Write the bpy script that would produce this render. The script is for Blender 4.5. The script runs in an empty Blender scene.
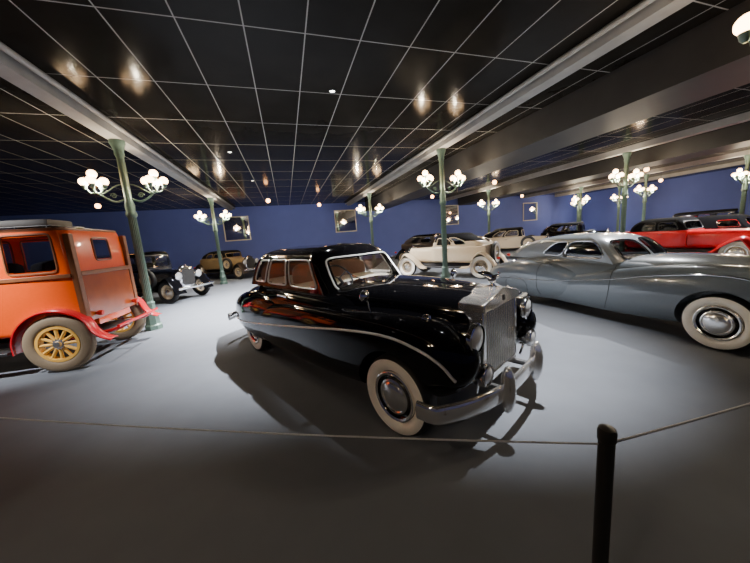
import bpy, bmesh, math, random
from mathutils import Vector, Matrix
S=bpy.context.scene; C=S.collection; PI=math.pi
random.seed(4)
# ------------------------------------------------------------------ materials
def pm(name,col,rough=.5,metal=0.,coat=0.,var=.06,scale=30.,bump=0.,es=0.,ecol=None,spec=.5):
    m=bpy.data.materials.new(name); m.use_nodes=True
    nt=m.node_tree; b=nt.nodes['Principled BSDF']; L=nt.links
    b.inputs['Roughness'].default_value=rough; b.inputs['Metallic'].default_value=metal
    b.inputs['Coat Weight'].default_value=coat; b.inputs['Coat Roughness'].default_value=.03
    b.inputs['Specular IOR Level'].default_value=spec
    tc=nt.nodes.new('ShaderNodeTexCoord'); nz=nt.nodes.new('ShaderNodeTexNoise')
    nz.inputs['Scale'].default_value=scale; nz.inputs['Detail'].default_value=4
    L.new(tc.outputs['Object'],nz.inputs['Vector'])
    mx=nt.nodes.new('ShaderNodeMix'); mx.data_type='RGBA'
    mx.inputs[6].default_value=tuple(c*(1-var) for c in col)+(1,)
    mx.inputs[7].default_value=tuple(min(1,c*(1+var)) for c in col)+(1,)
    L.new(nz.outputs['Fac'],mx.inputs[0]); L.new(mx.outputs[2],b.inputs['Base Color'])
    if bump:
        bp=nt.nodes.new('ShaderNodeBump'); bp.inputs['Strength'].default_value=bump; bp.inputs['Distance'].default_value=.01
        L.new(nz.outputs['Fac'],bp.inputs['Height']); L.new(bp.outputs['Normal'],b.inputs['Normal'])
    if es:
        b.inputs['Emission Color'].default_value=(ecol or col)+(1,); b.inputs['Emission Strength'].default_value=es
    return m
def glassmat(name,tint,refl=.12,fk=.7):
    m=bpy.data.materials.new(name); m.use_nodes=True; nt=m.node_tree; nt.nodes.clear(); L=nt.links
    o=nt.nodes.new('ShaderNodeOutputMaterial'); mx=nt.nodes.new('ShaderNodeMixShader')
    t=nt.nodes.new('ShaderNodeBsdfTransparent'); t.inputs[0].default_value=tint+(1,)
    g=nt.nodes.new('ShaderNodeBsdfGlossy'); g.inputs['Roughness'].default_value=.03; g.inputs['Color'].default_value=(.95,.96,1,1)
    lw=nt.nodes.new('ShaderNodeLayerWeight'); lw.inputs['Blend'].default_value=.3
    ma=nt.nodes.new('ShaderNodeMath'); ma.operation='MULTIPLY_ADD'; ma.inputs[1].default_value=fk; ma.inputs[2].default_value=refl; ma.use_clamp=True
    L.new(lw.outputs['Fresnel'],ma.inputs[0]); L.new(ma.outputs[0],mx.inputs[0]); L.new(t.outputs[0],mx.inputs[1]); L.new(g.outputs[0],mx.inputs[2]); L.new(mx.outputs[0],o.inputs[0])
    return m
M={}
M['black']=pm('black_paint',(.003,.003,.004),.06,coat=.0,spec=.42)
M['grey']=pm('grey_paint',(.105,.13,.155),.3,coat=1)
M['greylight']=pm('light_grey_paint',(.19,.22,.245),.3,coat=1)
M['orange']=pm('orange_paint',(.84,.095,.003),.3,coat=.8)
M['panel']=pm('shaded_brown_orange_panel',(.34,.07,.010),.25,var=.35,scale=5,coat=.6)  # wood-brown tone, with the shade on the car's back darkened into the colour
M['redf']=pm('red_fender_paint',(.66,.008,.02),.3,coat=.8)
M['red']=pm('red_paint',(.80,.006,.015),.3,coat=.8)
M['deepred']=pm('deep_red_paint',(.42,.006,.012),.3,coat=.8)
M['cream']=pm('cream_paint',(.50,.40,.27),.35,coat=.6)
M['brass']=pm('brass_tan_paint',(.24,.165,.08),.35,coat=.6)
M['navy']=pm('navy_paint',(.01,.014,.03),.25,coat=1)
M['darkbrown']=pm('dark_brown_paint',(.03,.02,.014),.3,coat=.8)
M['brown']=pm('brown_wood',(.22,.075,.025),.5,var=.3,scale=12)
M['cloth']=pm('black_roof_cloth',(.006,.006,.007),.95,bump=.3,scale=200,spec=.1)
M['greycloth']=pm('grey_roof_cloth',(.045,.042,.04),.7,bump=.3,scale=120)
M['rooforange']=pm('orange_brown_roof',(.17,.06,.024),.6,bump=.2,scale=120)
M['chrome']=pm('chrome',(.94,.94,.94),.09,metal=1,var=.02)
M['slat']=pm('bright_slat_metal',(.94,.93,.91),.20,metal=.9,var=.02)
M['polish']=pm('polished_bright_metal',(.95,.94,.92),.12,metal=.88,var=.02)
M['trim']=pm('bright_trim',(.78,.78,.78),.3,metal=.2,var=.02)
M['dark']=pm('dark_metal',(.02,.02,.022),.5)
M['rubber']=pm('black_rubber',(.012,.012,.013),.6)
M['tanrubber']=pm('tan_tyre_rubber',(.24,.18,.115),.7)
M['ww']=pm('whitewall_rubber',(.93,.88,.78),.6)
M['yellow']=pm('yellow_spoke_paint',(.85,.48,.10),.4)
M['leather']=pm('pale_leather',(.80,.73,.60),.5,bump=.2)
M['tan']=pm('dark_tan_leather',(.26,.13,.075),.5,bump=.2)
M['lens']=pm('headlamp_glass',(.84,.85,.86),.06,metal=.5,var=.1,scale=60)
M['amber']=pm('red_lamp_glass',(.6,.03,.02),.15)
M['iron']=pm('green_cast_iron',(.11,.175,.14),.45,metal=.2,var=.25,scale=14)
M['globe']=pm('opal_globe',(1,.92,.78),.3,es=20,ecol=(1,.62,.32))
M['bulb']=pm('warm_bulb',(1,.8,.5),.3,es=18,ecol=(1,.46,.17))
M['spotlens']=pm('spotlight_lens',(1,.97,.9),.3,es=12,ecol=(1,.95,.88))
M['beam']=pm('beam_paint',(.30,.295,.28),.6,var=.3,scale=3)
M['duct']=pm('duct_paint',(.038,.037,.036),.5,var=.3,scale=2,spec=.2)
M['wall']=pm('blue_wall_paint',(.068,.100,.35),.7,var=.12,scale=1.2)
M['skirt']=pm('skirting_paint',(.03,.03,.04),.5)
M['post']=pm('barrier_black',(.015,.014,.013),.45)
M['rope']=pm('barrier_rope',(.46,.46,.47),.7,var=.3,scale=120)
M['gilt']=pm('pale_frame',(.55,.5,.42),.4)
M['mirror']=pm('mirror_panel',(.82,.82,.84),.04,metal=1,var=.05,scale=3)
M['glass']=glassmat('window_glass',(.90,.90,.90),.06,.5)
M['dglass']=glassmat('dark_window_glass',(.42,.43,.44),.05,.5)
def floor_mat(): return pm('grey_carpet',(.138,.150,.172),.75,var=.10,scale=3,spec=.15)
def ceil_mat():
    m=bpy.data.materials.new('black_tile_ceiling'); m.use_nodes=True; nt=m.node_tree; L=nt.links; b=nt.nodes['Principled BSDF']
    tc=nt.nodes.new('ShaderNodeTexCoord'); sp=nt.nodes.new('ShaderNodeSeparateXYZ'); L.new(tc.outputs['Object'],sp.inputs[0])
    def math_(op,a,bv=None):
        n=nt.nodes.new('ShaderNodeMath'); n.operation=op
        if isinstance(a,float): n.inputs[0].default_value=a
        else: L.new(a,n.inputs[0])
        if bv is not None:
            if isinstance(bv,float): n.inputs[1].default_value=bv
            else: L.new(bv,n.inputs[1])
        return n.outputs[0]
    def line(o,off,per,w):
        x=math_('ADD',o,off); x=math_('DIVIDE',x,per); x=math_('FRACT',x); return math_('LESS_THAN',x,w/per)
    lx=line(sp.outputs[0],40*.735-.54,.735,.016); ly=line(sp.outputs[1],60.55,1.47,.016)
    ln=math_('MAXIMUM',lx,ly)
    nz=nt.nodes.new('ShaderNodeTexNoise'); nz.inputs['Scale'].default_value=1.4; nz.inputs['Detail'].default_value=5; L.new(tc.outputs['Object'],nz.inputs['Vector'])
    t=nt.nodes.new('ShaderNodeMix'); t.data_type='RGBA'; t.inputs[6].default_value=(.009,.008,.0068,1); t.inputs[7].default_value=(.022,.0195,.0165,1); L.new(nz.outputs['Fac'],t.inputs[0])
    mx=nt.nodes.new('ShaderNodeMix'); mx.data_type='RGBA'; L.new(ln,mx.inputs[0]); L.new(t.outputs[2],mx.inputs[6]); mx.inputs[7].default_value=(.35,.34,.32,1)
    L.new(mx.outputs[2],b.inputs['Base Color']); b.inputs['Specular IOR Level'].default_value=.02; b.inputs['Roughness'].default_value=.13
    return m
# ------------------------------------------------------------------ mesh tools
def crp(a,b,c,d,t): return tuple(.5*(2*q+(-p+r)*t+(2*p-5*q+4*r-s)*t*t+(-p+3*q-3*r+s)*t**3) for p,q,r,s in zip(a,b,c,d))
def cr(P,u,closed=False):
    n=len(P)
    if closed:
        i=math.floor(u); return crp(P[(i-1)%n],P[i%n],P[(i+1)%n],P[(i+2)%n],u-i)
    u=max(0,min(n-1,u)); i=min(int(u),n-2); t=u-i
    a=P[i-1] if i>0 else tuple(2*x-y for x,y in zip(P[0],P[1]))
    d=P[i+2] if i+2<n else tuple(2*x-y for x,y in zip(P[-1],P[-2]))
    return crp(a,P[i],P[i+1],d,t)
def spline(P,m=8): 
    return [cr(P,k/m) for k in range((len(P)-1)*m+1)]
def herm(rows,x):
    n=len(rows); i=0
    while i<n-2 and x>rows[i+1][0]: i+=1
    a,b=rows[i],rows[i+1]; h=b[0]-a[0]; t=(x-a[0])/h; out=[]
    for k in range(1,len(a)):
        def sl(j):
            if j==0: return (rows[1][k]-rows[0][k])/(rows[1][0]-rows[0][0])
            if j==n-1: return (rows[-1][k]-rows[-2][k])/(rows[-1][0]-rows[-2][0])
            h0=rows[j][0]-rows[j-1][0]; h1=rows[j+1][0]-rows[j][0]
            return ((rows[j][k]-rows[j-1][k])/h0*h1+(rows[j+1][k]-rows[j][k])/h1*h0)/(h0+h1)
        m0,m1=sl(i)*h,sl(i+1)*h
        out.append((2*t**3-3*t*t+1)*a[k]+(t**3-2*t*t+t)*m0+(-2*t**3+3*t*t)*b[k]+(t**3-t*t)*m1)
    return out
class Sp:   # smooth solid along x with rounded ends; rows (x,y0,y1,z0,z1,n)
    def __init__(s,rows,La=.0,Lb=.0,p=2.2): s.rows=sorted(rows); s.La=La; s.Lb=Lb; s.p=p; s.xa=s.rows[0][0]; s.xb=s.rows[-1][0]
    def sec(s,x):
        y0,y1,z0,z1,n=herm(s.rows,x); k=1.
        for L,d in ((s.La,x-s.xa),(s.Lb,s.xb-x)):
            if L>0 and d<L: t=max(0,1-d/L); k*=max(.0,1-t**s.p)**(1/s.p)
        k=max(k,.03); yc,zc=(y0+y1)/2,(z0+z1)/2
        return yc,zc,max(.004,(y1-y0)/2*k),max(.004,(z1-z0)/2*k),n
    def xs(s,mid=44):
        X=[]
        a=s.xa+s.La; b=s.xb-s.Lb
        if s.La: X+=[s.xa+s.La*(1-math.cos(PI/2*k/10)) for k in range(10)]
        X+=[a+(b-a)*k/mid for k in range(mid+1)]
        if s.Lb: X+=[s.xb-s.Lb*(1-math.cos(PI/2*k/10)) for k in range(9,-1,-1)]
        return X
    def side(s,x,z):
        if not s.xa<=x<=s.xb: return 0
        yc,zc,ry,rz,n=s.sec(x); d=abs((z-zc)/rz)
        return yc+ry*(1-d**n)**(1/n) if d<1 else 0
class MB:
    def __init__(s): s.v=[]; s.f=[]
    def add(s,vs,fs):
        o=len(s.v); s.v+= [tuple(p) for p in vs]; s.f+=[tuple(i+o for i in f) for f in fs]; return s
    def box(s,x0,x1,y0,y1,z0,z1):
        return s.add([(x,y,z) for x in(x0,x1) for y in(y0,y1) for z in(z0,z1)],[(0,1,3,2),(4,6,7,5),(0,4,5,1),(2,3,7,6),(0,2,6,4),(1,5,7,3)])
    def rings(s,R,closed=True,caps=True,loop=False):
        n=len(R[0]); vs=[p for r in R for p in r]; fs=[]; m=len(R)
        for i in range(m if loop else m-1):
            for j in range(n if closed else n-1):
                a=i*n+j; b=i*n+(j+1)%n; i2=(i+1)%m; fs.append((a,b,i2*n+(j+1)%n,i2*n+j))
        if caps and not loop: fs.append(tuple(range(n-1,-1,-1))); fs.append(tuple((m-1)*n+k for k in range(n)))
        return s.add(vs,fs)
    def tube(s,path,r,N=8,loop=False):
        P=[Vector(p) for p in path]; R=[]; up=None; n=len(P)
        for i,p in enumerate(P):
            t=(P[(i+1)%n]-P[i-1]) if loop else (P[min(i+1,n-1)]-P[max(i-1,0)])
            if t.length<1e-9: t=Vector((1,0,0))
            t.normalize()
            if up is None:
                up=Vector((0,0,1)) if abs(t.z)<.9 else Vector((1,0,0))
            up=(up-t*up.dot(t)); up.normalize(); sd=t.cross(up)
            rr=r[i] if isinstance(r,(list,tuple)) else r
            R.append([p+(up*math.cos(2*PI*k/N)+sd*math.sin(2*PI*k/N))*rr for k in range(N)])
        return s.rings(R,loop=loop)
    def sweep(s,path,a,b,n=3.,N=14):
        P=[Vector(p) for p in path]; R=[]
        for i,p in enumerate(P):
            t=P[min(i+1,len(P)-1)]-P[max(i-1,0)]; t.normalize(); sd=t.cross(Vector((0,0,1))); sd.normalize(); up=sd.cross(t); r=[]
            for k in range(N):
                c,q=math.cos(2*PI*k/N),math.sin(2*PI*k/N)
                r.append(p+sd*a*math.copysign(abs(c)**(2/n),c)+up*b*math.copysign(abs(q)**(2/n),q))
            R.append(r)
        return s.rings(R)
    def lathe(s,prof,c=(0,0,0),axis='Z',N=32,loop=False,flute=0):
        R=[]
        for (r,a) in prof:
            ring=[]
            for k in range(N):
                q=r*(1-flute*(k%2)); x,y=q*math.cos(2*PI*k/N),q*math.sin(2*PI*k/N)
                p={'Z':(x,y,a),'Y':(x,a,y),'X':(a,x,y)}[axis]; ring.append((p[0]+c[0],p[1]+c[1],p[2]+c[2]))
            R.append(ring)
        return s.rings(R,caps=False,loop=loop)
    def ball(s,c,r,N=20,sz=1.):
        return s.lathe([(max(1e-5,r*math.sin(PI*k/12)),-r*sz*math.cos(PI*k/12)) for k in range(13)],c,'Z',N)
    def hull(s,rows,sg=1,m=6,N=36):
        R=[]
        for k in range((len(rows)-1)*m+1):
            x,y0,y1,z0,z1,n=cr(rows,k/m); R.append(s.sr(x,(y0+y1)/2,(z0+z1)/2,max(.004,(y1-y0)/2),max(.004,(z1-z0)/2),n,sg,N))
        return s.rings(R)
    @staticmethod
    def sr(x,yc,zc,ry,rz,n,sg,N):
        r=[]
        for j in range(N):
            c,q=math.cos(2*PI*j/N),math.sin(2*PI*j/N)
            r.append((x,sg*(yc+ry*math.copysign(abs(c)**(2/n),c)),zc+rz*math.copysign(abs(q)**(2/n),q)))
        return r
    def solid(s,sp,sg=1,N=44,mid=44):
        return s.rings([s.sr(x,*sp.sec(x),sg,N) for x in sp.xs(mid)])
    def build(s,name,mat,parent=None,ang=38,bevel=0):
        me=bpy.data.meshes.new(name); me.from_pydata(s.v,[],s.f)
        bm=bmesh.new(); bm.from_mesh(me); bmesh.ops.remove_doubles(bm,verts=bm.verts,dist=1e-4)
        bmesh.ops.recalc_face_normals(bm,faces=bm.faces); bm.to_mesh(me); bm.free()
        for p in me.polygons: p.use_smooth=True
        me.set_sharp_from_angle(angle=math.radians(ang))
        me.materials.append(M[mat] if isinstance(mat,str) else mat)
        o=bpy.data.objects.new(name,me); C.objects.link(o)
        if parent: o.parent=parent
        if bevel:
            md=o.modifiers.new('bevel','BEVEL'); md.width=bevel; md.segments=2; md.limit_method='ANGLE'
        return o
def thing(name,label,cat,group=None):
    o=bpy.data.objects.new(name,None); C.objects.link(o); o.empty_display_size=.2
    o['label']=label; o['category']=cat
    if group: o['group']=group
    return o
def tag(o,label,cat,group=None):
    o['label']=label; o['category']=cat
    if group: o['group']=group
    return o
def struct(o): o['kind']='structure'; return o
def copy_tree(o,parent=None):
    c=o.copy(); C.objects.link(c); c.parent=parent
    for ch in list(o.children): copy_tree(ch,c)
    return c
def cut(ob,cyls):
    cs=[]
    for (x,z,r,y0,y1) in cyls:
        b=MB(); N=64
        b.rings([[(x+r*math.cos(2*PI*k/N),y,z+r*math.sin(2*PI*k/N)) for k in range(N)] for y in (y0,y1)])
        c=b.build('cutter','dark'); cs.append(c)
        md=ob.modifiers.new('b','BOOLEAN'); md.operation='DIFFERENCE'; md.object=c; md.solver='EXACT'
    dg=bpy.context.evaluated_depsgraph_get(); me=bpy.data.meshes.new_from_object(ob.evaluated_get(dg))
    ob.modifiers.clear(); ob.data=me
    me.set_sharp_from_angle(angle=math.radians(38))
    for c in cs: bpy.data.objects.remove(c)
# ------------------------------------------------------------------ car parts
def wheel(root,x,y,z,R,w,sg,style='disc',rim='chrome',white=True,hub='slat',tyre='rubber'):
    ri=.60*R; rm=(R+ri)/2; h=(R-ri)/2; n=2.6
    pr=[]
    for k in range(20):
        c,q=math.cos(2*PI*k/20),math.sin(2*PI*k/20)
        pr.append((rm+h*math.copysign(abs(q)**(2/n),q),w/2*math.copysign(abs(c)**(2/n),c)))
    t=MB().lathe(pr,(x,y,z),'Y',48,loop=True).build('wheel',tyre,root,60)
    ta=lambda r:(max(0,1-abs((r-rm)/h)**n))**(1/n)*w/2
    if white:
        MB().lathe([(r*R,sg*(ta(r*R)+.004)) for r in (.625,.66,.72,.78,.84,.89,.92)],(x,y,z),'Y',48).build('whitewall','ww',t,60)
    o=sg*w*.5
    if style=='disc':
        MB().lathe([(ri*1.03,o*.55),(ri*1.03,o*.95),(ri*.98,o*1.0),(ri*.90,o*.90)],(x,y,z),'Y',40).build('rim_ring','slat',t)
        MB().lathe([(ri*.92,o*.88),(ri*.86,o*.72),(ri*.72,o*.62),(ri*.6,o*.7),(1e-4,o*.7)],(x,y,z),'Y',40).build('rim',rim,t)
        MB().lathe([(ri*.74,o*.64),(ri*.72,o*.90),(ri*.64,o*.98),(ri*.60,o*.92),(ri*.50,o*1.08),(ri*.22,o*1.2),(1e-4,o*1.22)],(x,y,z),'Y',40).build('hubcap',hub,t)
    else:
        MB().lathe([(ri*1.04,-o*.7),(ri*1.04,o*.8),(ri*.9,o*.8),(ri*.88,o*.3),(ri*.9,-o*.7)],(x,y,z),'Y',40,loop=True).build('rim',rim,t)
        b=MB(); N=12 if style=='wood' else 24
        for k in range(N):
            a=2*PI*k/N; r0,r1=.16*R,ri*.92
            b.tube([(x+r0*math.cos(a),y+o*.35,z+r0*math.sin(a)),(x+r1*math.cos(a),y+o*.35,z+r1*math.sin(a))],.024*R/.46 if style=='wood' else .007,8)
        b.build('spokes',rim,t)
        MB().lathe([(.2*R,o*.0),(.2*R,o*.55),(.12*R,o*.7),(.1*R,o*1.1),(1e-4,o*1.2)],(x,y,z),'Y',24).build('hubcap',hub,t)
    return t
def headlight(root,x,y,z,r,shell='chrome',depth=.16,name='headlight'):
    h=MB().lathe([(1e-4,-depth),(r*.45,-depth*.9),(r*.8,-depth*.55),(r,-.02),(r*1.06,-.01)],(x,y,z),'X',32).build(name,shell,root)
    MB().lathe([(r*1.06,-.012),(r*1.09,.005),(r*1.06,.024),(r*.96,.03)],(x,y,z),'X',32).build('lamp_rim','chrome',h)
    MB().lathe([(r*.98,.012),(r*.7,.03),(r*.3,.042),(1e-4,.045)],(x,y,z),'X',32).build('lens','lens',h)
    return h
def cabin(root,levels,fr,wins,paint,glass='glass',frame='chrome',roof=None,vroof=99,fr_r=.012,name='cabin',rn=5.):
    nets=[]
    for (z,xf,xr,wf,wr,bf,br) in levels:
        xa,xb=xf-bf-.06,xr+br+.06
        H=[(xf,0,z),(xf-.18*bf,.5*wf,z),(xf-.65*bf,.86*wf,z),(xa,wf,z)]
        for f in fr: H.append((xa+(xb-xa)*f,wf+(wr-wf)*f,z))
        H+=[(xb,wr,z),(xr+.65*br,.86*wr,z),(xr+.18*br,.5*wr,z),(xr,0,z)]
        nets.append(H)
    n=len(nets[0]); full=[H+[(p[0],-p[1],p[2]) for p in H[n-2:0:-1]] for H in nets]; m=2*n-2
    def ev(u,v): return cr([cr(F,u,True) for F in full],v)
    def evo(u,v,d):
        p=Vector(ev(u,v)); a=Vector(ev(u+.02,v))-Vector(ev(u-.02,v)); b=Vector(ev(u,v+.02))-Vector(ev(u,v-.02))
        nn=a.cross(b); nn.normalize(); return p+nn*d
    W=[]
    for (nm,u0,u1,v0,v1) in wins:
        W.append((nm,u0,u1,v0,v1))
        if nm=='window': W.append((nm,m-u1,m-u0,v0,v1))
    us=set(round(k*.25,4) for k in range(m*4)); vs=set(round(k*.2,4) for k in range((len(levels)-1)*5+1))
    for w in W:
        for k in range(21): us.add(round((w[1]+(w[2]-w[1])*k/20)%m,4))
        for k in range(15): vs.add(round(w[3]+(w[4]-w[3])*k/14,4))
    if roof: vs.add(vroof)
    def thin(S_,eps,wrap=None):
        L=sorted(S_); o=[L[0]]
        for q in L[1:]:
            if q-o[-1]>eps: o.append(q)
        return o
    us=thin(us,.012); vs=thin(vs,.012)
    if roof:
        i=min(range(len(vs)),key=lambda k:abs(vs[k]-vroof)); vs[i]=vroof
    G=[[ev(u,v) for u in us] for v in vs]; flat=[p for r in G for p in r]; nu=len(us)
    fb=[]; frf=[]
    for i in range(len(vs)-1):
        for j in range(nu):
            um=(us[j]+(us[j+1] if j+1<nu else m))/2; vm=(vs[i]+vs[i+1])/2; inw=False
            for w in W:
                a,b=(w[2]-w[1])/2,(w[4]-w[3])/2
                for sh in (0,-m):
                    du,dv=abs(um+sh-w[1]-a)/a,abs(vm-w[3]-b)/b
                    if du<1 and dv<1 and du**rn+dv**rn<.90**rn: inw=True
            if inw: continue
            f=(i*nu+j,i*nu+(j+1)%nu,(i+1)*nu+(j+1)%nu,(i+1)*nu+j)
            (frf if roof and vm>vroof else fb).append(f)
    c=MB().add(flat,fb).build(name,paint,root,50)
    if roof: MB().add(flat,frf).build('roof',roof,root,50)
    for (nm,u0,u1,v0,v1) in W:
        uc,vc,a,b=(u0+u1)/2,(v0+v1)/2,(u1-u0)/2,(v1-v0)/2; N=44; R=[]
        sgn=1 if (evo(uc,vc,1)-Vector(ev(uc,vc))).dot(Vector(ev(uc,vc))-Vector((ev(0,vc)[0]*.5+ev(m/2,vc)[0]*.5,0,ev(uc,vc)[2]-.1)))>0 else -1
        for q in (.02,.35,.65,.88,1.0):
            ring=[]
            for k in range(N):
                cc,ss=math.cos(2*PI*k/N),math.sin(2*PI*k/N)
                ring.append(evo(uc+a*q*math.copysign(abs(cc)**(2/rn),cc),vc+b*q*math.copysign(abs(ss)**(2/rn),ss),sgn*.004))
            R.append(ring)
        g=MB().rings(R,caps=False).build(nm,glass,root,60)
        MB().tube(R[-1],fr_r,6,loop=True).build('window_frame',frame,g)
    return ev,m
def sym(rows): return [(x,-w,w,z0,z1,n) for (x,w,z0,z1,n) in rows]
def side_y(sps,x,z): return max(s.side(x,z) for s in sps)
def classic(root,T):
    P=T['paint']
    MB().solid(T['body']).build('body',P,root)
    if 'bonnet' in T: MB().solid(T['bonnet']).build('bonnet',T.get('bpaint',P),root)
    xf,xr,R,w=T['xf'],T['xr'],T['R'],T['w']
    for s in (1,-1):
        a,b=sorted((s*.5,s*1.3))
        o=MB().solid(T['fw'],s).build('front_wing',P,root); cut(o,[(xf,R,R+.055,a,b)])
        o=MB().solid(T['rw'],s).build('rear_wing',P,root)
        if T.get('ropen'): cut(o,[(xr,R-.05,R+.04,a,b)])
        wheel(root,xf,s*T['wy'],R,R,w,s,T.get('style','disc'),T.get('rim','chrome'),T.get('white',True))
        wheel(root,xr,s*(T['wy']-.02),R,R,w,s,T.get('style','disc'),T.get('rim','chrome'),T.get('white',True))
    T['ev'],T['m']=cabin(root,T['lev'],T['fr'],T['wins'],T.get('cpaint',P),T.get('glass','glass'),T.get('frame','chrome'),rn=T.get('rn',5.))
def strip(root,sps,xz,name,mat='chrome',b=.012,sides=(1,-1),m=10):
    pts=spline(xz,m)
    for s in sides:
        path=[(x,s*(side_y(sps,x,z)+.002),z) for x,z in pts]
        MB().tube(path,b,8).build(name,mat,root)
def seat(root,x,z,w=.62,d=.16,h=.42,mat='leather'):
    MB().hull([(x-d/2-.02,-w*.8,w*.8,z+.05,z+h-.05,4),(x-d/2,-w,w,z,z+h,4),(x+d/2,-w,w,z,z+h*.92,4),(x+d/2+.02,-w*.8,w*.8,z+.05,z+h*.85,4)],1,4,28).build('seat',mat,root)
def steering(root,x,y,z,r=.2):
    b=MB(); q=math.radians(35)
    def pt(a,rr): return (x-rr*math.sin(a)*math.sin(q),y+rr*math.cos(a),z+rr*math.sin(a)*math.cos(q))
    b.tube([pt(2*PI*k/28,r) for k in range(28)],.012,8,loop=True)
    for a in (.5,PI-.5,-PI/2): b.tube([pt(0,0),pt(a,r)],.008,6)
    b.tube([(x,y,z),(x+.3,y,z-.22)],.018,8)
    b.build('steering_wheel','dark',root)
# ------------------------------------------------------------------ hero saloon
def hero():
    r=thing('saloon_car','large glossy black saloon car with whitewall tyres and tall chrome grille in the centre','car')
    body=Sp(sym([(-2.9,.46,.38,.84,2.8),(-2.4,.66,.32,1.00,3),(-1.8,.77,.28,1.12,3.4),(-1.0,.83,.26,1.17,4),(0,.85,.25,1.18,4),(.65,.79,.26,1.18,4),(1.0,.62,.28,1.14,4),(1.35,.46,.3,1.02,4),(1.9,.36,.35,.95,4),(2.06,.34,.4,.9,4)]),.55,.03)
    bon=Sp(sym([(.25,.68,.78,1.21,3.8),(.8,.63,.75,1.235,3.6),(1.5,.51,.7,1.235,3.4),(1.9,.41,.62,1.215,3.1),(2.06,.365,.58,1.195,3)]),.04,.0)
    fw=Sp([(-1.95,.58,.85,.26,.72,2.6),(-1.4,.52,.90,.24,.84,3.0),(-.8,.47,.915,.23,.93,3.6),(-.2,.44,.92,.23,.99,3.7),(.5,.42,.925,.25,1.02,3.6),(1.1,.40,.92,.29,1.045,3.3),(1.6,.385,.915,.35,1.06,2.9),(2.0,.39,.895,.42,1.04,2.6),(2.27,.41,.86,.48,1.00,2.4)],.35,.44)
    rw=Sp([(-2.86,.38,.70,.38,.74,2.5),(-2.45,.40,.83,.28,.86,2.6),(-2.0,.43,.905,.22,.97,2.8),(-1.6,.45,.915,.185,1.02,2.9),(-1.1,.48,.91,.21,1.02,3),(-.6,.54,.89,.30,.96,2.8),(-.2,.62,.86,.42,.88,2.6)],.5,.5)
    lev=[(1.12,.66,-2.22,.69,.73,.20,.42),(1.34,.48,-2.10,.665,.69,.18,.40),(1.55,.31,-1.90,.61,.62,.16,.36),(1.66,.14,-1.6,.46,.46,.13,.28),(1.70,-.04,-1.3,.0,.0,.05,.1)]
    T=dict(paint='black',body=body,bonnet=bon,fw=fw,rw=rw,xf=1.6,xr=-1.6,R=.365,w=.19,wy=.79,lev=lev,fr=[.05,.37,.42,.70,.75,.93],rim='black',frame='trim',rn=7.,
        wins=[('windscreen',-1.95,1.95,.12,1.9),('window',4,5,.25,1.85),('window',6,7,.25,1.85),('window',8,9,.3,1.8),('rear_window',12.1,13.9,.5,1.7)])
    classic(r,T); RR=[fw,rw,body]; ev,m=T['ev'],T['m']
    strip(r,RR,[(-2.5,.44),(-1.6,.51),(-.6,.64),(.3,.77),(1.0,.87),(1.55,.915),(1.9,.875),(2.08,.785),(2.17,.66)],'chrome_strip','trim',b=.012)
    hl=[]
    for v in (1.95,2.3,2.7,3.1,3.5,4.0):
        row=[]
        for k in range(m*2):
            q=ev(k/2,v); row.append((q[0]*.97-.02,q[1]*.96,q[2]-.03))
        hl.append(row)
    MB().rings(hl,caps=False).build('headlining','leather',r,60)
    MB().hull([(-1.95,-.5,.5,1.14,1.20,5),(-1.6,-.62,.62,1.14,1.205,6),(0,-.64,.64,1.14,1.205,6),(.34,-.58,.58,1.14,1.205,6)],1,4,24).build('interior_trim','leather',r)
    # grille
    gw=.36; g0,g1=1.115,1.24
    g=MB().box(1.98,2.18,-gw,-gw+.05,.45,g0).box(1.98,2.18,gw-.05,gw,.45,g0).box(1.98,2.18,-gw,gw,.42,.49)
    pg=[(-gw-.012,g0-.04),(gw+.012,g0-.04),(gw+.012,g0+.03),(0,g1),(-gw-.012,g0+.03)]
    g.rings([[(x,y,z) for y,z in pg] for x in (1.96,2.20)]); g=g.build('grille','polish',r,30,bevel=.008)
    b=MB()
    for k in range(15): 
        y=-.29+k*.58/14; b.box(2.09,2.17,y-.009,y+.009,.47,g0-.02)
    b.build('grille_slats','slat',g,30,bevel=.003); MB().box(2.02,2.07,-.32,.32,.47,g0-.02).build('grille_backing','dark',g)
    MB().box(2.20,2.206,-.018,.018,1.115,1.165).build('grille_badge','dark',g)
    dx=-.22; dz=-.015
    ms=MB().lathe([(.035,0),(.035,.012),(.018,.02),(.014,.035)],(2.32+dx,0,1.23),'Z',16)
    ms.hull([(x+dx,a,b_,c+dz,d+dz,2) for x,a,b_,c,d in ((2.27,-.008,.008,1.32,1.35),(2.29,-.014,.014,1.28,1.36),(2.33,-.016,.016,1.26,1.35),(2.36,-.01,.01,1.32,1.36),(2.38,-.006,.006,1.33,1.355))],1,4,12).ball((2.38+dx,0,1.37+dz),.013,12)
    for s in (1,-1): ms.hull([(2.20+dx,.025,.045,1.365+dz,1.378+dz,2),(2.26+dx,.012,.04,1.335+dz,1.38+dz,2),(2.32+dx,.0,.015,1.30+dz,1.36+dz,2)],s,4,10)
    ms.build('mascot','chrome',r)
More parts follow.
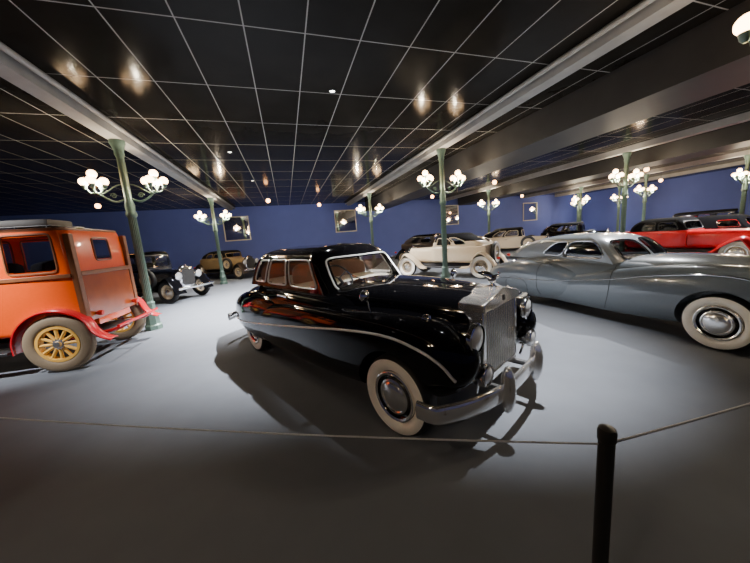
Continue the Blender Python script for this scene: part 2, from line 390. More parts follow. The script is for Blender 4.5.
    for s in (1,-1):
        headlight(r,2.20,s*.545,.92,.115,shell='black',depth=.3)
        f=headlight(r,2.26,s*.50,.625,.082,depth=.12,name='fog_lamp'); MB().tube([(2.20,s*.5,.56),(2.17,s*.48,.43)],.012,8).build('lamp_bracket','chrome',f)
        MB().lathe([(1e-4,-.06),(.03,-.04),(.036,.0),(.028,.02),(1e-4,.03)],(1.85,s*.66,1.055),'X',16).build('side_lamp','chrome',r)
        mr=MB().tube([(1.25,s*.74,1.01),(1.24,s*.76,1.14),(1.23,s*.78,1.18)],.008,8); mr.lathe([(1e-4,.035),(.04,.025),(.06,0),(.058,-.008),(1e-4,-.01)],(1.23,s*.79,1.21),'X',20); mr.build('wing_mirror','chrome',r)
        for x in (-.40,-.54): MB().tube([(x-.07,s*(side_y(RR,x,1.05)+.02),1.05),(x+.07,s*(side_y(RR,x,1.05)+.02),1.05)],.011,8).build('door_handle','chrome',r)
        MB().hull([(-2.80,.53,.59,.58,.68,2),(-2.72,.51,.62,.56,.72,2.2),(-2.55,.53,.62,.56,.72,2)],s,4,16).build('tail_lamp','amber',r)
        MB().tube([(.64,s*.18,1.20),(.53,s*.34,1.31),(.48,s*.4,1.37)],.006,6).build('wiper','chrome',r)
    bp=[(2.34-.25*abs(y/.93)**2.6,y,.42) for y in [-.93+1.86*k/36 for k in range(37)]]
    bp=[(1.93,-.955,.42),(2.02,-.95,.42)]+bp+[(2.02,.95,.42),(1.93,.955,.42)]
    MB().sweep(bp,.028,.076,2.2,20).build('front_bumper','polish',r,60)
    for s in (1,-1):
        MB().solid(Sp([(2.31,s*.34-.05,s*.34+.05,.27,.64,2.5),(2.37,s*.34-.052,s*.34+.052,.26,.66,2.5),(2.43,s*.34-.042,s*.34+.042,.30,.62,2.5)],.05,.06),1,24,10).build('overrider','polish',r)
        MB().tube([(2.31,s*.3,.43),(1.9,s*.3,.42)],.03,8).build('bumper_bracket','dark',r)
        MB().tube([(-2.92,s*.3,.43),(-2.4,s*.3,.42)],.03,8).build('bumper_bracket','dark',r)
    MB().sweep([(-3.0+.30*abs(y/.9)**2.4,y,.43) for y in [-.9+1.8*k/28 for k in range(29)]],.028,.07,2.6).build('rear_bumper','polish',r)
    seat(r,-.40,1.06,mat='tan'); seat(r,-1.5,1.08,mat='tan'); steering(r,.24,-.34,1.26)
    MB().tube([(x,0,z+.004) for x,z in [(.66,1.232),(1.2,1.238),(1.6,1.231),(1.98,1.205)]],.007,6).build('bonnet_strip','chrome',r)
    r.location=(.80,4.01,0); r.rotation_euler=(0,0,math.radians(-63.2)); return r
# ------------------------------------------------------------------ grey coupe, deep red car
CB=Sp(sym([(-2.92,.44,.34,.74,2.4),(-2.3,.62,.28,.92,2.8),(-1.6,.73,.24,1.02,3.2),(-.7,.79,.22,1.06,3.6),(.3,.79,.22,1.08,3.8),(.85,.70,.23,1.08,3.8),(1.25,.50,.25,1.04,3.6),(1.8,.42,.3,.96,3),(2.3,.32,.36,.9,2.6),(2.5,.28,.4,.84,2.4)]),.55,.3)
CBON=Sp(sym([(.4,.64,.70,1.12,3),(.9,.61,.65,1.14,2.8),(1.5,.51,.6,1.13,2.6),(2.0,.40,.52,1.08,2.4),(2.5,.30,.44,.98,2.2)]),.04,.45)
CFW=Sp([(-1.2,.65,.83,.24,.58,2.4),(-.7,.58,.86,.20,.70,2.6),(-.1,.52,.88,.19,.83,2.8),(.5,.46,.90,.19,.95,2.8),(1.1,.41,.915,.22,1.04,2.7),(1.65,.39,.92,.26,1.07,2.6),(2.1,.39,.905,.32,1.04,2.5),(2.56,.41,.84,.40,.94,2.3)],.35,.62)
CRW=Sp([(-2.96,.30,.72,.32,.72,2.4),(-2.5,.34,.82,.26,.82,2.6),(-2.1,.38,.88,.21,.91,2.7),(-1.5,.45,.925,.17,.98,2.8),(-.9,.52,.91,.19,.95,2.7),(-.45,.60,.88,.26,.87,2.5),(0,.70,.82,.40,.76,2.3)],.6,.5)
def coupe():
    r=thing('coupe_car','streamlined two-tone grey coupe with enclosed rear wheels and a whitewall front wheel','car')
    lev=[(.98,.54,-2.74,.68,.30,.20,.40),(1.20,.37,-2.34,.66,.38,.18,.46),(1.39,.13,-1.80,.57,.42,.16,.46),(1.48,-.16,-1.30,.40,.33,.14,.38),(1.515,-.46,-.88,0,0,.05,.1)]
    T=dict(paint='grey',cpaint='greylight',bpaint='greylight',body=CB,bonnet=CBON,fw=CFW,rw=CRW,xf=1.65,xr=-1.65,R=.36,w=.18,wy=.80,lev=lev,fr=[.03,.42,.45,.70],glass='dglass',rim='black',rn=4.,
        wins=[('windscreen',.1,1.97,.3,1.95),('windscreen',-1.97,-.1,.3,1.95),('window',4,5,.42,1.92),('window',6,6.97,.48,1.85),('rear_window',10.2,11.8,.9,1.8)])
    classic(r,T); RR=[CFW,CRW,CB]
    strip(r,RR,[(-2.5,.50),(-1.6,.56),(-.7,.62),(.3,.76),(1.0,.90),(1.65,.96),(2.1,.88),(2.4,.72)],'chrome_strip',b=.010)
    strip(r,RR,[(-1.0,.98),(-1.05,.8),(-1.05,.45),(-.98,.28)],'door_seam','dark',b=.004)
    strip(r,RR,[(.35,.98),(.38,.8),(.36,.5),(.3,.26)],'door_seam','dark',b=.004)
    strip(r,RR,[(-1.3,.30),(-1.35,.5),(-1.65,.62),(-1.95,.5),(-2.0,.30)],'wheel_spat_seam','dark',b=.004)
    for s in (1,-1):
        headlight(r,2.42,s*.62,.78,.10,depth=.22)
        y=side_y(RR,-.85,.92)+.02; MB().tube([(-.95,s*y,.92),(-.75,s*y,.92)],.012,8).build('door_handle','chrome',r)
    MB().lathe([(1e-4,.05),(.03,.04),(.035,0)],(-1.9,-.66,.94),'Z',14).build('fuel_cap','chrome',r)
    b=MB()
    for k in range(9): y=-.16+k*.04; b.box(2.45,2.51,y-.008,y+.008,.48,.80)
    b.build('grille','chrome',r,bevel=.004)
    MB().sweep([(2.68-.30*abs(y/.92)**2.4,y,.40) for y in [-.92+1.84*k/28 for k in range(29)]],.028,.06,2.6).build('front_bumper','chrome',r)
    MB().sweep([(-3.06+.35*abs(y/.8)**2.4,y,.42) for y in [-.8+1.6*k/28 for k in range(29)]],.025,.055,2.6).build('rear_bumper','chrome',r)
    seat(r,-.7,1.0,.54,.15,.28,'greycloth'); steering(r,.05,-.32,1.12)
    r.location=(5.95,3.72,0); r.rotation_euler=(0,0,math.radians(-90)); return r
def simple_classic(name,label,paint,cpaint,loc,rot,top):
    r=thing(name,label,'car')
    k=(top-1.05); rl=-1.3
    lev=[(1.04,.62,-1.6,.68,.62,.16,.3),(1.05+.37*k,.45,-1.55,.66,.62,.14,.3),(1.05+.73*k,.32,rl-.08,.62,.58,.12,.28),(1.05+.92*k,.18,rl+.14,.48,.44,.1,.2),(top,-.05,rl+.5,0,0,.05,.1)]
    T=dict(paint=paint,cpaint=cpaint,body=CB,bonnet=CBON,fw=CFW,rw=CRW,xf=1.65,xr=-1.65,R=.38,w=.18,wy=.80,ropen=True,lev=lev,fr=[.06,.46,.52,.84],glass='dglass',
        wins=[('windscreen',-1.9,1.9,.2,1.85),('window',4,5,.3,1.6),('rear_window',10.4,11.6,.8,1.6)],rim='black')
    classic(r,T)
    for s in (1,-1):
        headlight(r,2.46,s*.6,.88,.12,depth=.25)
        MB().tube([(-.5,s*.84,.98),(-.34,s*.84,.98)],.012,8).build('door_handle','chrome',r)
    MB().sweep([(2.68-.30*abs(y/.92)**2.4,y,.40) for y in [-.92+1.84*k/28 for k in range(29)]],.028,.06,2.6).build('front_bumper','chrome',r)
    MB().sweep([(-3.05+.35*abs(y/.8)**2.4,y,.42) for y in [-.8+1.6*k/28 for k in range(29)]],.025,.055,2.6).build('rear_bumper','chrome',r)
    seat(r,-.5,1.0,.56,.15,.30,'cloth'); steering(r,.2,-.32,1.12)
    r.location=(loc[0],loc[1],0); r.rotation_euler=(0,0,math.radians(rot)); return r
# ------------------------------------------------------------------ vintage cars
def fender(root,path,y0,y1,sg,mat,crown=.05,th=.025,name='fender',lip=.0):
    P=spline(path,8); R=[]; n=len(P); K=9
    for i,(x,z) in enumerate(P):
        a=P[max(i-1,0)]; b=P[min(i+1,n-1)]; tx,tz=b[0]-a[0],b[1]-a[1]; L=math.hypot(tx,tz) or 1; nx,nz=tz/L,-tx/L
        if nz<0 and abs(nz)>abs(nx)*.2: nx,nz=-nx,-nz
        up=[];dn=[]
        for k in range(K):
            t=2*k/(K-1)-1; d=-crown*abs(t)**2.5-(lip if k==K-1 else 0); y=y0+(y1-y0)*(t+1)/2
            up.append((x+nx*d,sg*y,z+nz*d)); dn.append((x+nx*(d-th),sg*(y*.998),z+nz*(d-th)))
        R.append(up+dn[::-1])
    MB().rings(R).build(name,mat,root,50)
def vintage(name,label,loc,rot,o,group=None):
    d=dict(wb=3.1,R=.40,hw=.70,zb=.55,belt=1.22,top=1.80,rear=-2.05,cowl=.55,rad=1.62,body='black',fend='black',roof='black',bon=None,rim='cream',style='wire',white=False,spare=True,rspare=False,pillar=None,br=.12,rtop=None,wv=(.15,1.8),glass='glass',bumper=True,taillamp=True,bz=1.15,tyre='rubber',vroof=2.05,crown=.05,arc=False,bn=8,three=True)
    d.update(o); r=thing(name,label,'car',group); W=d['wb']/2; R=d['R']; hw=d['hw']; bt=d['belt']; tp=d['top']
    MB().box(min(d['rear']-.02,-W-.3) if not d['arc'] else d['rear']-.02,d['rad']+.1,-.42,.42,.40,.50).build('chassis','dark',r,bevel=.01)
    k=d['bn']
    bd=MB().hull(sym([(d['rear']-.0,hw*(.80 if k<10 else .97),d['zb']+(.1 if k<10 else .01),bt-.02,k-3),(d['rear']+.04,hw*(.93 if k<10 else .99),d['zb']+.02,bt,k-1),(d['rear']+.14,hw,d['zb'],bt,k),(d['rear']*.4,hw+.02,d['zb'],bt,k+1),(d['cowl']-.25,hw*.96,d['zb'],bt,k),(d['cowl'],hw*.86,d['zb'],bt,7)]),1,6,44).build('body',d['body'],r)
    if d['arc']: cut(bd,[(-W,R,R+.09,.45,1.2),(-W,R,R+.09,-1.2,-.45)])
    bz=d['bz']
    MB().hull(sym([(d['cowl']-.1,hw*.80,.52,bt-.0,5),(d['cowl']+.2,hw*.68,.52,bz+.03,4.5),(d['rad']-.05,.36,.52,bz,4),(d['rad'],.34,.52,bz,4)]),1,6,36).build('bonnet',d['bon'] or d['body'],r)
    g=MB().hull(sym([(d['rad'],.33,.48,bz+.04,4),(d['rad']+.03,.35,.46,bz+.06,4),(d['rad']+.10,.35,.46,bz+.06,4),(d['rad']+.12,.33,.49,bz+.03,4)]),1,4,32).build('radiator','chrome',r)
    MB().hull(sym([(d['rad']+.11,.28,.54,bz-.02,4),(d['rad']+.135,.28,.54,bz-.02,4)]),1,3,28).build('radiator_core','dark',g)
    MB().lathe([(.05,0),(.05,.03),(.02,.05),(.018,.09),(1e-4,.1)],(d['rad']+.06,0,bz+.055),'Z',16).build('radiator_cap','chrome',r)
    MB().tube([(d['rad']+.06,-.62,.78),(d['rad']+.1,0,.80),(d['rad']+.06,.62,.78)],.018,8).build('lamp_bar','chrome',r)
    rc=d['rtop'] or d['rear']; ws=d.get('rake',0); sq=.86 if d['arc'] else .62; cd_=.09 if d['arc'] else .14; cr_=d.get('crear',d['rear'])
    lev=[(bt-.02,d['cowl']-.0,cr_,hw*.90,hw*.99,.04,d['br']),((bt+tp-cd_)/2,d['cowl']-.03-ws*.5,(cr_*.65+rc*.35),hw*.90,hw*.985,.04,d['br']),(tp-cd_,d['cowl']-.06-ws,rc+.03,hw*.88,hw*.95,.04,d['br']),(tp-.03,d['cowl']-.08-ws*1.5,rc+(.10 if d['arc'] else .2),hw*sq,hw*(sq+.02),.04,d['br']),(tp,d['cowl']-.12-ws*1.8,rc+.45,0,0,.02,.05)]
    wv=d['wv']
    if d['three']: fr=[.05,.32,.38,.64,.70,.95]; ws_=[('window',4,5,*wv),('window',6,7,*wv),('window',8,9,*wv)]
    else: fr=[.06,.45,.52,.80,.86,.95]; ws_=[('window',4,5,*wv),('window',6,7,*wv)]
    cabin(r,lev,fr,[('windscreen',-1.9,1.9,wv[0],wv[1])]+ws_+[('rear_window',12.45,13.55,.5,1.6)],d['body'],d['glass'],d['pillar'] or d['body'],d['roof'],d['vroof'],.016,rn=8. if d['arc'] else 5.)
    xf,xr=W,-W; cw=d['crown']
    for s in (1,-1):
        headlight(r,d['rad']+.16,s*.44,.92,.14,depth=.2)
        fender(r,[(xf+R+.10,R*.8),(xf+R*.85,R*1.6),(xf+.08,2*R+.13),(xf-R*.85,R*1.75),(xf-R-.25,R*1.05),(xf-R-.55,.43)],.42,.86,s,d['fend'],cw,name='front_fender')
        if d['arc']:
            A=[(xr+(R+.10)*math.cos(q),R+(R+.10)*math.sin(q)) for q in [math.radians(-8+k*16.8) for k in range(10)]]+[(xr-R-.06,R*1.35),(xr-R-.16,R*1.12),(xr-R-.28,R*1.0)]
            fender(r,A,.68,.88,s,d['fend'],.02,.016,name='rear_fender')
        else:
            fender(r,[(xr+R+.35,.43),(xr+R*1.02,R*1.15),(xr+R*.62,R*1.95),(xr,2*R+.14),(xr-R*.72,R*1.85),(xr-R-.1,R*1.15),(xr-R-.17,R*.8)],.46,.88,s,d['fend'],cw,name='rear_fender')
        x0=xr+R+(.15 if d['arc'] else .3)
        MB().box(x0,xf-R-.5,s*.86 if s<0 else hw-.06,s*(hw-.06) if s<0 else .86,.38,.43).build('running_board','dark',r,bevel=.01)
        for xx in (xf,xr): wheel(r,xx,s*(.77 if d['arc'] else .72),R,R,.15,s,d['style'],d['rim'],d['white'],tyre=d['tyre'])
        if d['spare']: wheel(r,xf-R-.32,s*.80,.86,R*.92,.15,s,d['style'],d['rim'],d['white'])
        MB().tube([(-.2,s*(hw+.05),bt-.14),(-.34,s*(hw+.05),bt-.14)],.012,8).build('door_handle','chrome',r)
        if d['taillamp']: MB().lathe([(1e-4,-.05),(.05,-.04),(.055,0),(.04,.05),(1e-4,.07)],(xr-R-.16,s*.66,.72),'X',18).build('tail_lamp','amber',r)
    if d['rspare']:
        t=wheel(r,0,0,0,R*.95,.15,-1,d['style'],d['rim'],d['white']); t.rotation_euler=(0,0,math.radians(-90)); t.location=(d['rear']-.09,0,.88); t.name='spare_wheel'
    if d['bumper']:
        for x in (d['rad']+.55,min(d['rear'],-W-.45)-.42):
            MB().sweep([(x-.1*math.copysign(1,x)*abs(y/.8)**2,y,.50) for y in [-.8+.1*k for k in range(17)]],.015,.045,3).build('bumper','chrome',r)
            for s in (1,-1): MB().tube([(x,s*.3,.5),(x-math.copysign(.6,x),s*.3,.46)],.018,6).build('bumper_bracket','dark',r)
    seat(r,-.35,bt-.08,hw*.8,.14,.3,'cloth')
    if d['three']: seat(r,-1.45,bt-.08,hw*.8,.14,.3,'cloth')
    steering(r,.25,.3,bt+.05)
    r.location=(loc[0],loc[1],0); r.rotation_euler=(0,0,math.radians(rot)); return r
def orange():
    RX=-2.03
    r=vintage('vintage_car','tall boxy orange vintage car with red fenders and yellow spoked wheels',(-5.20,6.5),177,dict(wb=3.3,R=.46,hw=.74,zb=.62,belt=1.56,top=2.30,rear=RX,cowl=.7,rad=1.9,bz=1.45,body='orange',fend='redf',roof='rooforange',rim='yellow',style='wood',spare=False,pillar='brown',br=.025,wv=(.1,1.85),bumper=False,tyre='tanrubber',arc=True,taillamp=False,bn=14))
    MB().box(RX-.035,RX+.01,-.66,.66,1.49,1.56).build('waist_moulding','brown',r,bevel=.01)
    MB().box(RX-.02,RX+.02,-.64,.64,.74,1.49).build('rear_panel','panel',r,bevel=.008)
    for s in (1,-1):
        MB().box(RX+.04,.4,s*.762-.012,s*.762+.012,1.48,1.54).build('side_moulding','brown',r,bevel=.006)
        MB().box(RX-.03,RX+.05,s*.70-.05,s*.70+.05,.72,2.16).build('corner_pillar','brown',r,bevel=.01)
        MB().tube(spline([(-2.4,s*.40,.58),(-2.2,s*.40,.50),(-1.65,s*.40,.44),(-1.0,s*.40,.48)]),.03,8).build('leaf_spring','redf',r)
        MB().lathe([(1e-4,-.05),(.04,-.04),(.045,0),(.03,.05),(1e-4,.07)],(RX-.08,s*.52,.84),'X',18).build('tail_lamp','amber',r)
    MB().tube([(-2.40,-.66,.60),(-2.42,0,.60),(-2.40,.66,.60)],.025,8).build('rear_rail','redf',r)
    b=MB()
    for s in (1,-1): b.tube([(-1.62,s*.36,2.33),(-.72,s*.36,2.33)],.010,8)
    for k in range(4): b.tube([(-1.62+k*.30,-.36,2.33),(-1.62+k*.30,.36,2.33)],.008,6)
    for x in (-1.55,-1.15,-.8):
        for s in (1,-1): b.tube([(x,s*.36,2.33),(x,s*.36,2.26)],.008,6)
    b.build('roof_rack','dark',r)
    b=MB().hull([(-1.52,-.24,.24,2.36,2.43,5),(-1.48,-.28,.28,2.343,2.45,8),(-1.15,-.28,.28,2.343,2.455,8),(-.86,-.28,.28,2.343,2.45,8),(-.82,-.24,.24,2.36,2.43,5)],1,5,32)
    o=tag(b.build('travel_case','greycloth'),'small dark travel case on the roof rack of the orange car','luggage')
    o.location=r.location; o.rotation_euler=r.rotation_euler
    return r
# ------------------------------------------------------------------ lamp posts
def lamp_post_proto():
    r=thing('lamp_post','x','lamp post','green cast iron lamp posts')
    MB().lathe([(1e-4,0),(.18,0),(.18,.10),(.15,.13),(.14,.34),(.155,.37),(.12,.44),(.105,.60),(.115,.63),(.085,.68)],(0,0,0),'Z',8).build('base','iron',r)
    MB().lathe([(.082,.66),(.078,2.6)],(0,0,0),'Z',32,flute=.13).build('shaft','iron',r,20)
    MB().lathe([(.078,2.58),(.105,2.62),(.105,2.68),(.085,2.72),(.097,2.85),(.072,2.95),(.068,3.85),(.09,3.92),(.085,3.98),(.12,4.10),(.14,4.14),(.14,4.2),(1e-4,4.2)],(0,0,0),'Z',24).build('capital','iron',r)
    for s in (1,-1):
        b=MB(); b.tube(spline([(s*.07,0,2.98),(s*.22,0,2.93),(s*.38,0,3.0),(s*.48,0,3.09),(s*.56,0,3.14)]),.022,8)
        b.tube([(s*(.25+.06*(1-j/40)*math.cos(j*.28)),0,3.06+.06*(1-j/40)*math.sin(j*.28)) for j in range(36)],.011,6)
        b.tube(spline([(s*.07,0,3.3),(s*.20,0,3.26),(s*.34,0,3.16),(s*.46,0,3.09)]),.013,8)
        b.tube(spline([(s*.52,-.16,3.25),(s*.53,-.11,3.14),(s*.56,0,3.13),(s*.53,.11,3.14),(s*.52,.16,3.25)]),.013,8)
        b.tube(spline([(s*.40,0,3.25),(s*.45,0,3.14),(s*.56,0,3.13),(s*.66,0,3.14),(s*.71,0,3.25)]),.013,8)
        b.tube([(s*.56,0,3.13),(s*.56,0,3.42)],.013,8)
        b.build('bracket','iron',r)
        for (x,y,z) in ((.52,-.17,3.36),(.52,.17,3.36),(.73,0,3.36),(.38,0,3.36),(.56,0,3.52)):
            g=MB().ball((s*x,y,z),.084,18).build('globe','globe',r)
            MB().lathe([(.018,-.15),(.042,-.12),(.054,-.069),(.04,-.073)],(s*x,y,z),'Z',16).build('globe_cup','iron',g)
    return r
# ================================================================== SETTING
X0,X1,Y0,Y1,H=-17.,28.,-5.,21.2,4.4
def slab(name,mat,*b): return struct(MB().box(*b).build(name,mat))
slab('floor',floor_mat(),X0-.2,X1+.2,Y0-.2,Y1+.2,-.1,0)
slab('ceiling',ceil_mat(),X0-.2,X1+.2,Y0-.2,Y1+.2,H,H+.1)
slab('wall_back','wall',X0-.2,X1+.2,Y1,Y1+.2,0,H)
slab('wall_left','wall',X0-.2,X0,Y0,Y1,0,H)
slab('wall_right','wall',X1,X1+.2,Y0,Y1,0,H)
slab('wall_front','wall',X0-.2,X1+.2,Y0-.2,Y0,0,H)
slab('baseboard_back','skirt',X0,X1,Y1-.03,Y1,0,.14)
COLX=(-3.2,4.75,12.7,20.6,24.5)
k=1
for x in COLX:
    slab('trim_%d'%k,'beam',x-.13,x+.13,Y0,Y1,4.2,H); k+=1
slab('trim_%d'%k,'duct',6.0,7.3,Y0,Y1,3.72,H); k+=1
slab('trim_%d'%k,'duct',14.0,15.3,Y0,Y1,3.85,H); k+=1
for x in (-3.2+.26,4.75-.26):
    tag(MB().tube([(x,Y0+.1,4.31),(x,Y1-.1,4.31)],.04,10).build('ceiling_pipe','beam'),'pale pipe running along the ceiling beside the %s beam'%('left' if x<0 else 'middle'),'pipe')
# ================================================================== THINGS
hero(); coupe(); orange()
vintage('convertible_car','bright red open tourer with raised black fabric top behind the grey coupe',(14.05,6.9),-87,dict(wb=3.3,body='red',fend='red',roof='cloth',rim='cream',style='disc',white=True,top=1.66,belt=1.20,bz=1.14,R=.41,rear=-2.0,crear=-1.45,rtop=-1.25,br=.22,rake=.10,vroof=.04,pillar='dark',glass='dglass',spare=False,three=False,cowl=.40,rad=1.85,crown=.09))
simple_classic('convertible_car','deep red car with rounded wings and black top behind the red tourer','deepred','cloth',(18.0,7.1),-78,1.60)
vintage('vintage_car','cream vintage car with black soft top and tail-mounted spare wheel behind the middle lamp post',(6.3,10.3),124,dict(body='cream',fend='cream',roof='cloth',rim='cream',style='wire',white=True,top=1.68,belt=1.22,bz=1.14,R=.42,rear=-1.75,rtop=-1.1,br=.28,rake=.10,vroof=.9,glass='dglass',spare=False,rspare=True,bumper=False,three=False,cowl=.45))
vintage('vintage_car','dark navy vintage car with round chrome headlights behind the left lamp post',(-5.1,12.8),-28,dict(body='navy',fend='black',roof='black',rim='cream',top=1.85))
vintage('vintage_car','small brass-toned vintage car far back under the left wall mirror',(-3.4,18.9),-40,dict(body='brass',fend='darkbrown',roof='cloth',rim='cream',top=1.64,three=False,rear=-1.6,rtop=-1.2,br=.2,vroof=.2,pillar='brass'))
vintage('vintage_car','pale cream vintage car with black fenders farther back right of the middle lamp post',(12.4,13.4),-50,dict(body='cream',fend='black',roof='cloth',rim='cream',top=1.72,rear=-1.7,rtop=-1.1,br=.25,vroof=.1,glass='dglass',three=False))
vintage('vintage_car','dark brown vintage car between the two cream cars in the back',(8.2,15.3),-55,dict(body='darkbrown',fend='black',roof='black',rim='cream',top=1.72,rear=-1.7,rtop=-1.2,br=.25,three=False))
vintage('vintage_car','black vintage car far back above the grey coupe roof',(17.2,13.6),-60,dict(body='black',fend='black',roof='cloth',top=1.76,rear=-1.7,rtop=-1.3,br=.2,three=False))
vintage('vintage_car','dark navy vintage car at the far right edge behind the deep red car',(23.8,9.9),-70,dict(body='navy',fend='navy',roof='cloth',rim='chrome',top=1.85,white=True))
lp=lamp_post_proto()
posts=[(-3.2,7.8,'green lamp post beside the rear of the orange vintage car',130),(4.75,8.0,'green lamp post standing in front of the cream car with black soft top',140),
 (12.7,8.0,'green lamp post behind the grey coupe and left of the red tourer',180),(-3.2,15.8,'far green lamp post behind the dark navy car on the left',360),
 (4.75,15.8,'far green lamp post rising behind the black saloon roof',360),(12.7,15.8,'far green lamp post behind the pale cream car with black fenders',360),
 (20.6,8.0,'green lamp post at the right edge beside the deep red car',260),(20.6,15.8,'far green lamp post behind the far black vintage car',340),
 (4.68,1.25,'nearest green lamp post by the nose of the grey coupe at the right edge',80),(-3.2,-.6,'green lamp post out of view behind the camera on the left',70),
 (20.6,11.9,'green lamp post in the far right row between two farther posts',160),(24.5,15.8,'lamp post farthest to the right beside the blue back wall',160),(24.5,19.0,'lamp post closest to the right end of the blue back wall',160)]
for i,(x,y,l,p) in enumerate(posts):
    o=lp if i==0 else copy_tree(lp)
    o.location=(x,y,0); o['label']=l
    if i==8: o.rotation_euler=(0,0,math.radians(-37))
    for s in (1,-1):
        ld=bpy.data.lights.new('lamp_light','POINT'); ld.energy=p; ld.color=(1,.84,.62); ld.shadow_soft_size=.05
        lo=bpy.data.objects.new('lamp_light',ld); C.objects.link(lo)
        q=o.rotation_euler.z; lo.location=(x+s*.56*math.cos(q),y+s*.56*math.sin(q),3.26)
# recessed ceiling spotlights
spots=[((1.11,5.51),(.6,6.3),7000,96,'recessed ceiling spotlight above the black saloon cabin'),((2.28,2.25),(2.5,3.6),3100,72,'recessed ceiling spotlight above the black saloon bonnet'),
 ((-1.2,9.2),(-1.3,9.4),8200,95,'recessed ceiling spotlight over the open floor right of the orange car'),
 ((-1.0,13.0),(-1.0,12.8),3600,115,'recessed ceiling spotlight over the floor in front of the far left lamp post'),((2.9,11.0),(3.1,10.6),3800,110,'recessed ceiling spotlight left of the cream car with black soft top'),
 ((8.0,4.6),(7.0,4.8),4100,82,'recessed ceiling spotlight above and behind the grey coupe'),((9.6,10.5),(9.2,10.4),3000,115,'recessed ceiling spotlight between the cream cars'),
 ((16.5,5.6),(15.0,7.2),3600,110,'recessed ceiling spotlight above the red tourer'),((-5.6,3.8),(-4.3,6.8),2500,46,'recessed ceiling spotlight above the near side of the orange car'),
 ((18.5,13.),(18,12.5),2300,120,'recessed ceiling spotlight above the far black vintage car')]
for (a,t,e,sz,l) in spots:
    d=(Vector((t[0],t[1],.5))-Vector((a[0],a[1],4.3))).normalized(); q=d.to_track_quat('-Z','Y')
    r=thing('ceiling_spotlight',l,'spotlight','ceiling spotlights')
    MB().lathe([(.045,-.004),(.048,-.012),(.066,-.010),(.068,0)],(0,0,0),'Z',24).build('trim_ring','dark',r)
    MB().lathe([(.046,-.004),(1e-4,-.004)],(0,0,0),'Z',20).build('lens','spotlens',r)
    r.location=(a[0],a[1],4.4)
    ld=bpy.data.lights.new('spot_light','SPOT'); ld.energy=e; ld.color=(.98,.985,1); ld.spot_size=math.radians(sz); ld.spot_blend=.85; ld.shadow_soft_size=.025
    lo=bpy.data.objects.new('spot_light',ld); C.objects.link(lo); lo.location=(a[0],a[1],4.33); lo.rotation_euler=q.to_euler()
# pendant bulbs
for (x,y,l) in ((-.6,15.6,'warm pendant bulb between the two far left lamp posts'),(15.,14.8,'warm pendant bulb above the far black vintage car'),(8.9,16.2,'warm pendant bulb over the dark brown car'),(-7.5,15.5,'warm pendant bulb at the far left above the orange car'),(19.0,11.9,'warm pendant bulb left of the far right row of posts'),(10.,12.0,'warm pendant bulb over the grey coupe tail'),
  (17.,17.5,'warm pendant bulb near the back wall left of the last lamp post'),(2.2,18.,'warm pendant bulb near the back wall above the black saloon'),(16.6,9.6,'warm pendant bulb above the red tourer'),(23.,12.5,'warm pendant bulb above the far right navy car')):
    r=thing('pendant_lamp',l,'lamp','warm pendant bulbs'); r.location=(x,y,3.95)
    MB().tube([(0,0,.10),(0,0,.45)],.012,8).build('stem','dark',r); MB().ball((0,0,0),.10,16).build('bulb','bulb',r)
# wall mirrors
for (x,z,l) in ((-3.,3.0,'wall mirror above the small brass-toned car, leftmost of the four'),(4.4,3.1,'wall mirror directly above the black saloon roof'),(13.2,3.1,'wall mirror above the cream car with black soft top'),(21.5,3.0,'rightmost wall mirror, above the pale cream car')):
    r=thing('wall_mirror',l,'mirror','framed mirrors on the blue wall'); r.location=(x,Y1,z)
    b=MB().box(-.8,.8,-.06,0,.74,.8).box(-.8,.8,-.06,0,-.8,-.74).box(-.8,-.74,-.06,0,-.74,.74).box(.74,.8,-.06,0,-.74,.74)
    b.build('frame','gilt',r); MB().box(-.74,.74,-.03,-.0,-.74,.74).build('mirror_panel','mirror',r)
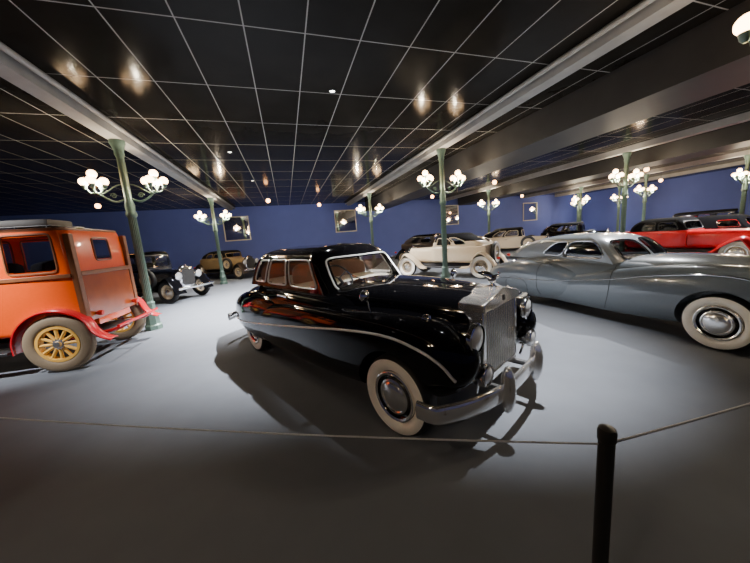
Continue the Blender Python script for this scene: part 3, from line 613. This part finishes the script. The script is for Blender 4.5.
# rope barrier
def cam2room(x,y): return (.9583*x+.2857*y,-.2857*x+.9583*y)
pp=[cam2room(-2.95,1.69),cam2room(.86,1.0),cam2room(2.35,1.34)]
pl=['black barrier post at the far left end of the rope','black round topped barrier post in the foreground','black barrier post at the right end of the pale rope']
pr=None
for i,(x,y) in enumerate(pp):
    if i==0:
        pr=thing('barrier_post',pl[0],'barrier post','rope barrier posts')
        MB().lathe([(1e-4,0),(.15,0),(.15,.015),(.05,.03),(.028,.05)],(0,0,0),'Z',32).build('base','post',pr)
        MB().lathe([(.028,.05),(.028,.90)],(0,0,0),'Z',24).build('shaft','post',pr)
        MB().lathe([(.028,.895),(.031,.90),(.032,.935),(.028,.95),(.015,.957),(1e-4,.958)],(0,0,0),'Z',24).build('cap','post',pr)
        o=pr
    else: o=copy_tree(pr)
    o.location=(x,y,0); o['label']=pl[i]
def rope(a,b,label,rr):
    n=24; P=[]
    A,B=Vector((*pp[a],.88)),Vector((*pp[b],.88)); d=(B-A).normalized(); A+=d*.029; B-=d*.029
    for k in range(n+1):
        t=k/n; p=A.lerp(B,t); P.append((p.x,p.y,p.z-.03*4*t*(1-t)*(1 if a==0 else .3)))
    tag(MB().tube(P,rr,8).build('barrier_rope','rope'),label,'rope','barrier ropes')
rope(0,1,'thin grey rope stretched across the foreground left of the barrier post',.0038)
rope(1,2,'short pale rope running right from the barrier post',.0048)
# ================================================================== world + camera
w=bpy.data.worlds.new('world'); S.world=w; w.use_nodes=True
w.node_tree.nodes['Background'].inputs[0].default_value=(.5,.55,.65,1); w.node_tree.nodes['Background'].inputs[1].default_value=.05
yaw,p,rl=math.radians(16.6),math.radians(8.8),math.radians(4.3)
fh=Vector((math.sin(yaw),math.cos(yaw),0)); rh=Vector((math.cos(yaw),-math.sin(yaw),0)); Z=Vector((0,0,1))
fw=fh*math.cos(p)-Z*math.sin(p); u0=fh*math.sin(p)+Z*math.cos(p)
Rv=rh*math.cos(rl)-u0*math.sin(rl); U=rh*math.sin(rl)+u0*math.cos(rl)
cd=bpy.data.cameras.new('camera'); co=bpy.data.objects.new('camera',cd); C.objects.link(co)
m=Matrix((Rv,U,-fw)).transposed().to_4x4(); m.translation=Vector((0,0,1.75)); co.matrix_world=m
cd.sensor_fit='HORIZONTAL'; cd.sensor_width=36; cd.lens=36*285/750; cd.clip_start=.05
S.camera=co
